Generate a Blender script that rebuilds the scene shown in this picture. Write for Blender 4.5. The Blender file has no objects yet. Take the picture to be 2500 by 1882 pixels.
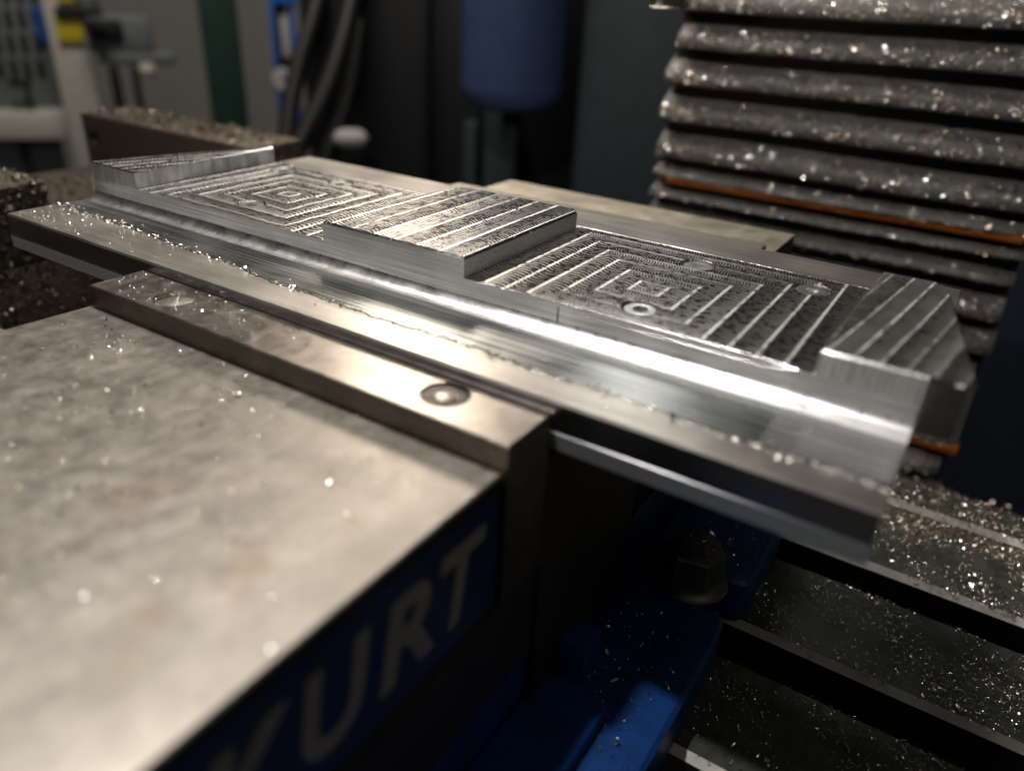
import bpy, bmesh, math, random
import numpy as np
from mathutils import Vector, Matrix
MM = 0.001
random.seed(7); RNG = np.random.default_rng(7)
SC = bpy.context.scene
COL = SC.collection
# ------------------------------------------------------------------ camera (solved from the photograph's straight edges; x along the jaws, y away, z up, mm)
F_PX = 1856.09
CAM = np.array([70.988, -116.474, 85.935])
ROT = np.array([[0.8394436, 0.5414014, 0.0471059], [0.2862090, -0.3667484, -0.8852006], [-0.4619728, 0.7565581, -0.4628185]])
cd = bpy.data.cameras.new('camera'); cam = bpy.data.objects.new('camera', cd); COL.objects.link(cam)
m = Matrix.Identity(4)
for i in range(3):
    m[i][0] = ROT[0][i]; m[i][1] = -ROT[1][i]; m[i][2] = -ROT[2][i]; m[i][3] = CAM[i] * MM
cam.matrix_world = m
cd.sensor_width = 36; cd.lens = F_PX / 2500 * 36; cd.clip_start = 0.005; cd.clip_end = 30
cd.dof.use_dof = True; cd.dof.focus_distance = 0.255; cd.dof.aperture_fstop = 6.0; cd.dof.aperture_blades = 0
SC.camera = cam
# ------------------------------------------------------------------ world, lamps, exposure
w = bpy.data.worlds.new('World'); SC.world = w; w.use_nodes = True
w.node_tree.nodes['Background'].inputs[0].default_value = (0.95, 0.88, 0.78, 1)
w.node_tree.nodes['Background'].inputs[1].default_value = 0.020
SC.view_settings.view_transform = 'Standard'; SC.view_settings.look = 'None'; SC.view_settings.exposure = 0; SC.view_settings.gamma = 1
def lamp(name, loc, target, size, power, color, sy=None):
    l = bpy.data.lights.new(name, 'AREA'); l.shape = 'RECTANGLE'; l.size = size * MM; l.size_y = (sy or size) * MM
    l.energy = power; l.color = color
    o = bpy.data.objects.new(name, l); COL.objects.link(o)
    o.location = Vector(loc) * MM
    o.rotation_euler = (Vector(target) - Vector(loc)).to_track_quat('-Z', 'Y').to_euler()
    return o
lamp('machine_lamp', (-400, 440, 345), (-40, 90, 0), 95, 1.05, (1.0, 0.87, 0.72))
lamp('spindle_lamp', (-112, -130, 460), (0, 100, 0), 22, 2.3, (1.0, 0.96, 0.90))
lamp('ridge_glint_lamp', (-137, 392, 275), (0, 90, 0), 36, 0.14, (1.0, 0.97, 0.92))  # added behind the part to make the milled ridges glint
lamp('front_fill_lamp', (900, -500, 1500), (60, 80, -60), 900, 1.45, (1.0, 0.95, 0.88))  # added fill from an unseen source, lifts the table and vise side
lamp('background_fill_lamp', (-700, 300, 1500), (-1000, 900, -200), 500, 22.0, (1.0, 0.93, 0.84))  # added unseen lamp that brightens the shop background
# ------------------------------------------------------------------ node helpers
class E:
    """a float socket with arithmetic that adds math nodes"""
    def __init__(s, nt, so): s.nt = nt; s.s = so
    def op(s, kind, *a, clamp=False):
        n = s.nt.nodes.new('ShaderNodeMath'); n.operation = kind; n.use_clamp = clamp
        for i, v in enumerate((s,) + a):
            if isinstance(v, E): s.nt.links.new(v.s, n.inputs[i])
            else: n.inputs[i].default_value = float(v)
        return E(s.nt, n.outputs[0])
    def __add__(s, o): return s.op('ADD', o)
    __radd__ = __add__
    def __sub__(s, o): return s.op('SUBTRACT', o)
    def __rsub__(s, o): return (s * -1) + o
    def __mul__(s, o): return s.op('MULTIPLY', o)
    __rmul__ = __mul__
    def __truediv__(s, o): return s.op('DIVIDE', o)
    def abs(s): return s.op('ABSOLUTE')
    def max(s, o): return s.op('MAXIMUM', o)
    def min(s, o): return s.op('MINIMUM', o)
    def gt(s, o): return s.op('GREATER_THAN', o)
    def sin(s): return s.op('SINE')
    def sqrt(s): return s.op('SQRT')
    def floor(s): return s.op('FLOOR')
    def frac(s): return s.op('FRACT')
    def pow(s, o): return s.op('POWER', o)
    def clamp(s): return s.op('ADD', 0.0, clamp=True)
def mixf(a, b, t): return a + (b - a) * t
def smooth(x, a, b): 
    n = x.nt.nodes.new('ShaderNodeMapRange'); n.interpolation_type = 'SMOOTHSTEP'
    x.nt.links.new(x.s, n.inputs[0]); n.inputs[1].default_value = a; n.inputs[2].default_value = b
    return E(x.nt, n.outputs[0])
class M:
    def __init__(s, name, base=(.5, .5, .5), metal=0.0, rough=0.5, spec=0.5, aniso=0.0):
        s.m = bpy.data.materials.new(name); s.m.use_nodes = True; s.nt = s.m.node_tree
        s.p = s.nt.nodes['Principled BSDF']
        s.p.inputs['Base Color'].default_value = (*base, 1); s.p.inputs['Metallic'].default_value = metal
        s.p.inputs['Roughness'].default_value = rough; s.p.inputs['Specular IOR Level'].default_value = spec
        s.p.inputs['Anisotropic'].default_value = aniso
        g = s.nt.nodes.new('ShaderNodeNewGeometry'); sc = s.nt.nodes.new('ShaderNodeVectorMath'); sc.operation = 'SCALE'
        sc.inputs[3].default_value = 1000; s.nt.links.new(g.outputs['Position'], sc.inputs[0]); s.pos = sc.outputs[0]
        x = s.nt.nodes.new('ShaderNodeSeparateXYZ'); s.nt.links.new(s.pos, x.inputs[0])
        s.x, s.y, s.z = (E(s.nt, x.outputs[i]) for i in range(3))
    def vec(s, a, b, c=0.0):
        n = s.nt.nodes.new('ShaderNodeCombineXYZ')
        for i, v in enumerate((a, b, c)):
            if isinstance(v, E): s.nt.links.new(v.s, n.inputs[i])
            else: n.inputs[i].default_value = v
        return n.outputs[0]
    def noise(s, scale, detail=3, vec=None, rough=.55, dist=0.0, stretch=None):
        n = s.nt.nodes.new('ShaderNodeTexNoise'); n.inputs['Scale'].default_value = scale
        n.inputs['Detail'].default_value = detail; n.inputs['Roughness'].default_value = rough; n.inputs['Distortion'].default_value = dist
        v = vec
        if stretch: v = s.vec(s.x * stretch[0], s.y * stretch[1], s.z * stretch[2])
        s.nt.links.new(v or s.pos, n.inputs['Vector'])
        return E(s.nt, n.outputs['Fac'])
    def ramp(s, e, stops):
        n = s.nt.nodes.new('ShaderNodeValToRGB'); s.nt.links.new(e.s, n.inputs[0])
        while len(n.color_ramp.elements) < len(stops): n.color_ramp.elements.new(.5)
        for el, (p, c) in zip(n.color_ramp.elements, stops): el.position = p; el.color = (*c, 1)
        return n.outputs[0]
    def mix(s, a, b, f):
        n = s.nt.nodes.new('ShaderNodeMix'); n.data_type = 'RGBA'
        for i, v in ((6, a), (7, b)):
            if isinstance(v, tuple): n.inputs[i].default_value = (*v, 1)
            else: s.nt.links.new(v, n.inputs[i])
        s.nt.links.new(f.s, n.inputs[0]); return n.outputs[2]
    def set(s, key, v):
        if isinstance(v, E): v = v.s
        if isinstance(v, (int, float)): s.p.inputs[key].default_value = v
        else: s.nt.links.new(v, s.p.inputs[key])
        return s
    def bump(s, h_mm):
        n = s.nt.nodes.new('ShaderNodeBump'); n.inputs['Strength'].default_value = 1; n.inputs['Distance'].default_value = MM
        s.nt.links.new(h_mm.s, n.inputs['Height']); s.nt.links.new(n.outputs[0], s.p.inputs['Normal']); return s

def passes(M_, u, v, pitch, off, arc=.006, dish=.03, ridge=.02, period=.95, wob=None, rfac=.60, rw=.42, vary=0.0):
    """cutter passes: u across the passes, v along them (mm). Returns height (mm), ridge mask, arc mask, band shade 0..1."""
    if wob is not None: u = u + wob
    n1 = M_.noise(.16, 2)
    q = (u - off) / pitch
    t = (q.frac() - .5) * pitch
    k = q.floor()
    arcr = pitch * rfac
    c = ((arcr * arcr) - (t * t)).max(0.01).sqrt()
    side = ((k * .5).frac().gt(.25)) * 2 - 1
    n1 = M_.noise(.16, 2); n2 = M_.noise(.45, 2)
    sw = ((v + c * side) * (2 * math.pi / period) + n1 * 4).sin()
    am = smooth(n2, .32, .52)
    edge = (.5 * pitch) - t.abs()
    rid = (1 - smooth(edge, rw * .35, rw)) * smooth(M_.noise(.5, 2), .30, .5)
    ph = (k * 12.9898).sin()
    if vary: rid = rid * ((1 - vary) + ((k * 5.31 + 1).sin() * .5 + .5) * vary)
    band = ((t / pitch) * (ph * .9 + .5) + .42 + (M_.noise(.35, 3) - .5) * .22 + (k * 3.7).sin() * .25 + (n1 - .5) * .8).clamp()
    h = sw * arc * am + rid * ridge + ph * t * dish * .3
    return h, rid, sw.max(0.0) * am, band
def finish_with_glints(q, P, dark, bright, r0=.2, rr=.26, ra=.12, rb=.07, cr=1.0, ca=.5, cb=.35, grain=.0015):
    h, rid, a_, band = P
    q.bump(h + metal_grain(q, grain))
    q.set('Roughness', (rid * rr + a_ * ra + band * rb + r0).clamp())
    q.set('Base Color', q.mix(dark, bright, (rid * cr + a_ * ca + band * cb).clamp()))  # glints of ridges, arcs and bands are painted into the base colour
def metal_grain(M_, amp=.0012): 
    return M_.noise(3.0, 3) * amp

# ------------------------------------------------------------------ materials
def mat_alu_side(name, base, rough, vert=True, streak=.5):
    q = M(name, base, 1, rough)
    n = q.noise(1, 3, stretch=((1.6, .3, .06) if vert else (.02, 1.5, 1.8)))
    n2 = q.noise(.05, 3)
    pol = q.x.gt(70.35)
    q.set('Roughness', ((n * .25 + rough - .12 + n2 * .15) * (1 - pol * .7)).clamp())
    q.set('Base Color', q.ramp(n * .7 + n2 * .3, [(.36, tuple(b * .55 for b in base)), (.62, base)]))
    q.bump(n * (.02 if vert else .012) * streak + q.noise(2.5, 2) * .004)
    return q.m
ALU = (.86, .86, .845)
# pocket floors: rings of passes round a centre
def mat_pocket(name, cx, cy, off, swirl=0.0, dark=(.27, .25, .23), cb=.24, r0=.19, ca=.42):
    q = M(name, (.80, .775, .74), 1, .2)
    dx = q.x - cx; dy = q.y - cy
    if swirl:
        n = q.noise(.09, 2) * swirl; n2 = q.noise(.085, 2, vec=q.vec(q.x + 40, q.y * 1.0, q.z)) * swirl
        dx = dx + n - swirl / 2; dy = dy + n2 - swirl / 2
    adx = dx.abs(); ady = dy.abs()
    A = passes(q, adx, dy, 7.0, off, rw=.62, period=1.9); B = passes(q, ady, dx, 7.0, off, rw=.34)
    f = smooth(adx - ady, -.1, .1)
    B = (B[0], B[1] * .55, B[2], B[3]); P = [mixf(b_, a_, f) for a_, b_ in zip(A, B)]  # painted ridge glints kept fainter on the passes along x
    finish_with_glints(q, P, dark, (.92, .92, .91), cb=cb, r0=r0, ca=ca)
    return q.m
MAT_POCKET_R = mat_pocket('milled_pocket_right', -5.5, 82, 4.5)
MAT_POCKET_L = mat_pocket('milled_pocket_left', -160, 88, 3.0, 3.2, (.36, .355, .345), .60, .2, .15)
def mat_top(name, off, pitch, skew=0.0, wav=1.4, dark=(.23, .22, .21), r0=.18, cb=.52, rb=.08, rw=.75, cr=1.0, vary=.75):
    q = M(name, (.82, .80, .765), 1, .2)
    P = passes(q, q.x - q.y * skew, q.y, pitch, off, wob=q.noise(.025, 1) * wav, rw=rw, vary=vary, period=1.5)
    finish_with_glints(q, P, dark, (.92, .92, .91), r0=r0, cb=cb, rb=rb, cr=cr, ca=.26)
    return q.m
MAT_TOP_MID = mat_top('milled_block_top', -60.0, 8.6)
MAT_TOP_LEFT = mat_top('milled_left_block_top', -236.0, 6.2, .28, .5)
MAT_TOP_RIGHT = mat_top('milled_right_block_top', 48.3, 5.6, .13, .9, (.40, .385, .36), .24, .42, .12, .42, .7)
MAT_WALL = mat_alu_side('milled_wall', (.88, .87, .85), .42, True, .8)
MAT_WALL_SMOOTH = mat_alu_side('milled_wall_smooth', (.90, .90, .89), .46, False, .4)
MAT_CHAMFER = mat_alu_side('bright_chamfer', (.92, .92, .92), .16, True, .25)
q = M('polished_fillet', (.9, .9, .9), 1, .16); n = q.noise(1, 3, stretch=(.015, 2.2, 2.2)); q.bump(n * .03 + q.noise(1.2, 2) * .002); q.set('Roughness', q.noise(.2, 2) * .22 + .18); MAT_FILLET = q.m
# milled ledge of the stock
q = M('milled_ledge', (.84, .84, .83), 1, .2)
hl, _, al, _ = passes(q, q.y, q.x, 16, 34.0, arc=.005, ridge=0, dish=0, period=3.2, rfac=.85)
ns = q.noise(1, 4, stretch=(.012, 1.1, 1)); nb = q.noise(.03, 2)
q.bump(hl + ns * .012); q.set('Roughness', (ns * .18 + nb * .25 + .08).clamp())
q.set('Base Color', q.ramp(ns * .6 + nb * .4, [(.38, (.13, .143, .146)), (.64, (.46, .47, .465))])); MAT_LEDGE = q.m
# as-rolled / sawn stock top
q = M('brushed_stock_top', (.6, .56, .50), 1, .33)
n = q.noise(1, 4, stretch=(.035, 1.3, 1)); n2 = q.noise(1, 3, stretch=(.02, .25, .3)); blot = q.noise(.035, 3)
q.set('Base Color', q.ramp(n2 * .5 + blot * .5, [(.35, (.30, .28, .26)), (.65, (.54, .515, .48))]))
q.set('Roughness', (n * .2 + .24 + blot * .1).clamp()); q.bump(n * .02 + q.noise(.8, 2) * .004); MAT_STOCK = q.m
q = M('stock_side_dark', (.50, .50, .52), 1, .22); n = q.noise(1, 3, stretch=(.02, 1.2, 1.6)); q.bump(n * .012); MAT_STOCK_SIDE = q.m
q = M('stock_side_rough_lit', (.80, .84, .84), 1, .50); n = q.noise(1.2, 4); q.bump(n * .05); q.set('Base Color', q.ramp(n, [(.3, (.55, .58, .59)), (.7, (.86, .9, .9))])); MAT_STOCK_ROUGH_LIT = q.m  # lower side band: reflected light painted in as a paler base colour
# ground steel with stains
def mat_steel(name, c0, c1, rough, stain=.5, rust=0.0, scr=.01):
    q = M(name, c0, 1, rough)
    a = q.noise(.06, 4, rough=.6); b = q.noise(.22, 4); s1 = q.noise(1, 3, stretch=(.5, .05, .5)); s2 = q.noise(1, 3, stretch=(.05, .8, .5))
    fine = q.noise(1, 2, stretch=(.35, 3.5, 1)); t = a * .42 + b * .22 + s1 * .16 + fine * .2
    c = q.ramp(t, [(.40, tuple(v * (1 - stain) for v in c0)), (.53, c0), (.64, c1)])
    scl = smooth(q.noise(1, 2, stretch=(.9, .045, .5)), .60, .68) * .5 + smooth(q.noise(1, 2, vec=q.vec((q.x + q.y * .5) * .035, (q.y - q.x * .5) * .8, q.z)), .62, .69) * .6
    spot = smooth(q.noise(.22, 3, rough=.7), .66, .76) * smooth(q.noise(.04, 1), .45, .6)
    c = q.mix(c, tuple(v * .35 for v in c0), spot * .7)
    if rust:
        r = smooth(q.noise(.05, 4, rough=.7), .56, .68) * rust
        c = q.mix(c, (.20, .135, .075), r)
    q.set('Base Color', c); q.set('Roughness', (b * .28 + rough - .13 + s1 * .05 + scl * .10).clamp())
    q.bump(s2 * scr + s1 * scr + fine * scr * .6 + q.noise(.5, 3) * .008)
    return q.m
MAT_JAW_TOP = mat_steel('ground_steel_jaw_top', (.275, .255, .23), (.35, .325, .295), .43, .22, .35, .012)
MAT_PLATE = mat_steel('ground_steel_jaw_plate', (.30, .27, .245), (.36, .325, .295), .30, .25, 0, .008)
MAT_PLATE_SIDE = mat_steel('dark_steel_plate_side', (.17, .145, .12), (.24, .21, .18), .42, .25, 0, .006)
MAT_FIXED_TOP = mat_steel('ground_steel_fixed_jaw', (.64, .58, .48), (.82, .75, .65), .42, .2, .1, .006)
q = M('fixed_plate_hatched', (.60, .56, .48), 1, .36); h = ((q.x * 2.2 + q.y * .5 + q.noise(.3, 2) * 2).sin()); q.bump(h * .03); MAT_HATCH = q.m
MAT_DARK = mat_steel('dark_oiled_steel', (.09, .077, .066), (.13, .11, .09), .5, .3, .1, .01)
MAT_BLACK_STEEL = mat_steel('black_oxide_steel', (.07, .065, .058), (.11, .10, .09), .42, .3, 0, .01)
MAT_BOLT = mat_steel('dusty_bolt_steel', (.20, .20, .19), (.27, .27, .255), .45, .3, 0, .01)
MAT_SLOT = mat_steel('dark_slot_iron', (.05, .056, .048), (.075, .08, .07), .5, .3, 0, .02)
MAT_TABLE = mat_steel('oily_cast_iron', (.155, .165, .14), (.215, .225, .195), .5, .35, .25, .01)
def paint(name, c, rough=.35, spec=.5, dirt=.4):
    q = M(name, c, 0, rough, spec); n = q.noise(.06, 4); n2 = q.noise(.9, 3); n3 = q.noise(.35, 5, rough=.7)
    q.set('Base Color', q.ramp(n, [(.35, tuple(v * (1 - dirt) for v in c)), (.65, c)]))
    q.set('Roughness', (n2 * .25 + rough - .1).clamp()); q.bump(n2 * .05 + n3 * .25); return q.m
MAT_TABLE_EDGE = paint('worn_iron_edge', (.55, .54, .50), .5, .5, .35)
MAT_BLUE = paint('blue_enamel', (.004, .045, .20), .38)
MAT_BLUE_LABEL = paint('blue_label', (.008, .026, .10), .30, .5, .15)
MAT_LETTER = paint('grey_lettering', (.34, .30, .265), .5, .4, .1)
MAT_RUBBER = paint('black_rubber_folds', (.10, .094, .088), .6, .4, .35)
MAT_ORANGE = paint('orange_wiper', (.34, .095, .012), .5, .3, .3)
MAT_GREY_CAB = paint('grey_cabinet', (.13, .145, .15), .5, .3, .12)
MAT_GREY_LIGHT = paint('pale_grey_paint', (.42, .40, .36), .5, .3, .08)
MAT_WALLP = paint('grey_wall_paint', (.22, .21, .195), .7, .2, .1)
MAT_KEY = paint('dark_key_rubber', (.010, .011, .010), .6, .3, .1)
MAT_YELLOW = paint('yellow_label', (.50, .42, .02), .5, .3, .1)
MAT_BLUE_ST = paint('blue_sticker', (.02, .09, .36), .5, .3, .1)
MAT_BLACKP = paint('black_paint', (.012, .012, .013), .45, .3, .1)
MAT_CAST = paint('blue_green_casting', (.028, .038, .043), .5, .3, .2)
MAT_NAVY = paint('dark_navy_panel', (.012, .018, .032), .5, .3, .2)
MAT_GREEN = paint('dark_green_post', (.012, .035, .028), .5, .3, .2)
MAT_BLUE_CAN = paint('blue_canister', (.065, .10, .22), .35, .5, .15)
MAT_BLUE_BR = paint('bright_blue_frame', (.015, .12, .45), .4, .5, .15)
MAT_WHITE = paint('white_plastic', (.36, .35, .34), .45, .5, .05)
MAT_HOSE = paint('black_hose', (.012, .0115, .011), .4, .4, .1)
q = M('aluminium_chip', (.88, .87, .84), 1, .25); MAT_CHIP = q.m
q = M('oily_chip', (.52, .43, .34), 1, .34); MAT_CHIP_OILY = q.m
q = M('brown_chip', (.28, .245, .21), 1, .36); MAT_CHIP_BROWN = q.m
q = M('chip_crust', (.30, .25, .20), .75, .42); n = q.noise(1.0, 4); q.bump(n * .5); q.set('Base Color', q.ramp(n, [(.38, (.030, .024, .020)), (.64, (.24, .195, .15))])); MAT_CRUST = q.m
q = M('steel_screw', (.70, .73, .72), 1, .30); q.bump(q.noise(4, 2) * .004); MAT_SCREW = q.m
q = M('carbide_cutter', (.75, .72, .64), 1, .2); q.bump(q.noise(1, 3, stretch=(1, 1, .1)) * .05); MAT_CUTTER = q.m
q = M('clear_film', (.6, .6, .62), 0, .28, .6); q.set('Alpha', .06); nf = q.noise(1, 3, stretch=(.9, .3, .12)); q.bump(nf * .1 + q.noise(.15, 2) * .6); MAT_FILM = q.m

# ------------------------------------------------------------------ mesh helpers (coordinates in mm, world; parts are stored relative to their thing)
def tag(o, label=None, cat=None, group=None, kind=None):
    if label: o['label'] = label
    if cat: o['category'] = cat
    if group: o['group'] = group
    if kind: o['kind'] = kind
    return o
def empty(name, loc, label, cat, group=None):
    o = bpy.data.objects.new(name, None); COL.objects.link(o); o.location = Vector(loc) * MM; o.empty_display_size = .01
    return tag(o, label, cat, group)
def world_loc(o):
    v = Vector((0, 0, 0))
    while o is not None: v += o.location; o = o.parent
    return v
def link(name, me, mats, parent=None, smooth=None):
    o = bpy.data.objects.new(name, me); COL.objects.link(o)
    for mm_ in (mats if isinstance(mats, (list, tuple)) else [mats]): me.materials.append(mm_)
    if smooth is not None:
        me.polygons.foreach_set('use_smooth', [True] * len(me.polygons))
        if smooth < 180: 
            me.set_sharp_from_angle(angle=math.radians(smooth))
    if parent is not None:
        off = world_loc(parent); me.transform(Matrix.Translation(-off)); o.parent = parent
    return o
def mesh(name, verts, faces, mi=None):
    me = bpy.data.meshes.new(name); me.from_pydata([tuple(c * MM for c in v) for v in verts], [], faces)
    if mi is not None: me.polygons.foreach_set('material_index', mi)
    me.validate(); me.update(); return me
def prism_data(out, z0, z1, c=0.0, r=0.0):
    """outline (ccw), bottom z0, top z1, top edge broken by a chamfer c"""
    n = len(out); out = [Vector(p) for p in out]
    vs = [(p.x, p.y, z0) for p in out]
    if c:
        vs += [(p.x, p.y, z1 - c) for p in out]
        ins = []
        for i in range(n):
            a = (out[i] - out[i - 1]).normalized(); b = (out[(i + 1) % n] - out[i]).normalized()
            na = Vector((-a.y, a.x)); nb = Vector((-b.y, b.x)); k = (na + nb); k = k / max(.2, k.dot(na)) if k.length > 1e-6 else na
            ins.append(out[i] + k * c)
        vs += [(p.x, p.y, z1) for p in ins]; L = 3
    else:
        vs += [(p.x, p.y, z1) for p in out]; L = 2
    fs = [tuple(range(n - 1, -1, -1))]; mi = [1]
    for l in range(L - 1):
        for i in range(n):
            j = (i + 1) % n; fs.append((l * n + i, l * n + j, (l + 1) * n + j, (l + 1) * n + i)); mi.append(1 if l == 0 else 2)
    fs.append(tuple(range((L - 1) * n, L * n))); mi.append(0)
    return vs, fs, mi
def prism(name, out, z0, z1, mats, parent=None, c=0.0):
    vs, fs, mi = prism_data(out, z0, z1, c)
    k = len(mats) if isinstance(mats, (list, tuple)) else 1
    return link(name, mesh(name, vs, fs, [min(a, k - 1) for a in mi]), mats, parent)
def rect(x0, x1, y0, y1): return [(x0, y0), (x1, y0), (x1, y1), (x0, y1)]
def bevbox(name, lo, hi, mats, parent=None, b=.6, seg=2, rot=None, fine=None):
    bm = bmesh.new(); bmesh.ops.create_cube(bm, size=1)
    for v in bm.verts:
        v.co = Vector([(lo[i] + hi[i]) / 2 + v.co[i] * (hi[i] - lo[i]) for i in range(3)])
    if b: bmesh.ops.bevel(bm, geom=bm.edges[:], offset=b, segments=seg, affect='EDGES', profile=.5)
    if rot: bmesh.ops.transform(bm, matrix=rot, verts=bm.verts)
    bmesh.ops.scale(bm, vec=(MM,) * 3, verts=bm.verts)
    me = bpy.data.meshes.new(name); bm.to_mesh(me); bm.free()
    if isinstance(mats, (list, tuple)) and len(mats) > 1:
        me.polygons.foreach_set('material_index', [0 if p.normal.z > .5 else 1 for p in me.polygons])
    return link(name, me, mats, parent, 40)
def arc(cx, cy, r, a0, a1, n=8): return [(cx + r * math.cos(math.radians(a0 + (a1 - a0) * i / n)), cy + r * math.sin(math.radians(a0 + (a1 - a0) * i / n))) for i in range(n + 1)]
def lathe(name, prof, c, mats, parent=None, n=40, mi=None, smooth=35):
    vs = []; fs = []; idx = []
    for (r, z) in prof: vs += [(c[0] + r * math.cos(2 * math.pi * i / n), c[1] + r * math.sin(2 * math.pi * i / n), c[2] + z) for i in range(n)]
    for l in range(len(prof) - 1):
        for i in range(n):
            j = (i + 1) % n; fs.append((l * n + i, l * n + j, (l + 1) * n + j, (l + 1) * n + i)); idx.append(mi[l] if mi else 0)
    fs.append(tuple((len(prof) - 1) * n + i for i in range(n))); idx.append(mi[-1] if mi else 0)
    fs.append(tuple(range(n - 1, -1, -1))); idx.append(mi[0] if mi else 0)
    return link(name, mesh(name, vs, fs, idx), mats, parent, smooth)
def cyl_obj(c, r, z0, z1, n=40, r2=None):
    vs = [(c[0] + (r if k == 0 else (r2 or r)) * math.cos(2 * math.pi * i / n), c[1] + (r if k == 0 else (r2 or r)) * math.sin(2 * math.pi * i / n), z) for k, z in enumerate((z0, z1)) for i in range(n)]
    fs = [tuple(range(n - 1, -1, -1)), tuple(range(n, 2 * n))] + [(i, (i + 1) % n, n + (i + 1) % n, n + i) for i in range(n)]
    o = bpy.data.objects.new('cutter_tmp', mesh('cutter_tmp', vs, fs)); COL.objects.link(o); return o
def cut(o, cutters):
    """subtract the cutters (world mm) from o and drop them"""
    off = world_loc(o.parent) if o.parent else Vector((0, 0, 0))
    for c in cutters:
        c.location = (0, 0, 0)
        md = o.modifiers.new('b', 'BOOLEAN'); md.operation = 'DIFFERENCE'; md.solver = 'EXACT'; md.object = c
    bpy.context.view_layer.update()
    dg = bpy.context.evaluated_depsgraph_get()
    me = bpy.data.meshes.new_from_object(o.evaluated_get(dg)); o.modifiers.clear(); old = o.data; o.data = me; me.name = old.name
    for c in cutters: bpy.data.objects.remove(c)
    return o
def tube(name, pts, r, mats, parent=None, n=12, closed_ends=True):
    pts = [Vector(p) for p in pts]; vs = []; fs = []
    # smooth the path
    for _ in range(2):
        q_ = [pts[0]]
        for a, b in zip(pts, pts[1:]): q_ += [a.lerp(b, .25), a.lerp(b, .75)]
        q_.append(pts[-1]); pts = q_
    for i, p in enumerate(pts):
        d = (pts[min(i + 1, len(pts) - 1)] - pts[max(i - 1, 0)]).normalized()
        a = d.cross(Vector((.13, .31, .94))).normalized(); b = d.cross(a)
        vs += [tuple(p + (a * math.cos(2 * math.pi * k / n) + b * math.sin(2 * math.pi * k / n)) * r) for k in range(n)]
    for i in range(len(pts) - 1):
        for k in range(n): fs.append((i * n + k, i * n + (k + 1) % n, (i + 1) * n + (k + 1) % n, (i + 1) * n + k))
    fs += [tuple(range(n - 1, -1, -1)), tuple((len(pts) - 1) * n + k for k in range(n))]
    return link(name, mesh(name, vs, fs), mats, parent, 60)
def chips(name, P, size, mats, parent=None, N=None, curl=.5, long=2.5, flat=.5, mi_p=None, lift=.3, label=None, cat=None):
    """many small curled shavings: each a bent strip of three quads"""
    P = np.asarray(P, float); n = len(P)
    if N is None: N = np.tile([0, 0, 1.0], (n, 1))
    s = size * np.exp(RNG.normal(0, .45, n)); L = s * (1 + RNG.random(n) * long); W = s * (.35 + RNG.random(n) * .35)
    ang = RNG.random(n) * 2 * np.pi
    t = np.cross(N, RNG.normal(size=(n, 3))); t /= np.linalg.norm(t, axis=1)[:, None]
    b = np.cross(N, t)
    tilt = RNG.normal(0, flat, n)[:, None]; roll = RNG.normal(0, flat, n)[:, None]
    t2 = t * np.cos(tilt) + N * np.sin(tilt); N2 = np.cross(t2, b); b2 = b * np.cos(roll) + N2 * np.sin(roll); N3 = np.cross(t2, b2)
    N3 *= np.sign((N3 * N).sum(1))[:, None]
    k = RNG.random(n) * curl * 2.2
    base = P + N * (s * lift)[:, None]
    vs = np.empty((n, 8, 3))
    for i, u in enumerate((-.5, -.17, .17, .5)):
        a = u * k * 3; 
        x = np.where(k > 1e-3, np.sin(a) / np.maximum(k * 3, 1e-3), u) * L
        z = np.where(k > 1e-3, (np.cos(a) - np.cos(k * 1.5)) / np.maximum(k * 3, 1e-3), 0) * L
        for j, w_ in enumerate((-.5, .5)):
            vs[:, i * 2 + j] = base + t2 * x[:, None] + N3 * z[:, None] + b2 * (w_ * W)[:, None]
    me = bpy.data.meshes.new(name); me.vertices.add(n * 8); me.vertices.foreach_set('co', (vs * MM).ravel())
    f = np.array([[0, 2, 3, 1], [2, 4, 5, 3], [4, 6, 7, 5]]); F = (f[None] + (np.arange(n) * 8)[:, None, None]).reshape(-1, 4)
    me.loops.add(F.size); me.loops.foreach_set('vertex_index', F.ravel().astype(np.int32))
    me.polygons.add(len(F)); me.polygons.foreach_set('loop_start', np.arange(0, F.size, 4, dtype=np.int32))
    if isinstance(mats, (list, tuple)) and len(mats) > 1:
        mi = np.repeat((RNG.random(n) < (mi_p or .5)).astype(np.int32), 3); me.polygons.foreach_set('material_index', mi)
    me.update(); me.validate()
    o = link(name, me, mats, parent)
    o['kind'] = 'stuff'
    if parent is None: tag(o, label, cat)
    return o
def scatter(x0, x1, y0, y1, z, n, dens=None):
    out = []
    while sum(len(a) for a in out) < n:
        p = np.stack([RNG.uniform(x0, x1, n), RNG.uniform(y0, y1, n), np.full(n, float(z))], 1)
        if dens is not None: p = p[RNG.random(n) < dens(p)]
        out.append(p)
    return np.concatenate(out)[:n]
def clump(p, sc=.05, seed=0):
    """cheap smooth 2-D density 0..1"""
    a = np.sin(p[:, 0] * sc * 1.3 + seed) * np.sin(p[:, 1] * sc * 1.7 + seed * 2.1) + .6 * np.sin(p[:, 0] * sc * 3.1 + p[:, 1] * sc * 2.3 + seed * 3)
    return np.clip(.5 + .45 * a, .04, 1)
def ray(px, py): return ROT.T @ np.array([(px - 1250) / F_PX, (py - 941) / F_PX, 1.0])
def at(px, py, depth): return CAM + ray(px, py) * depth

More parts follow.
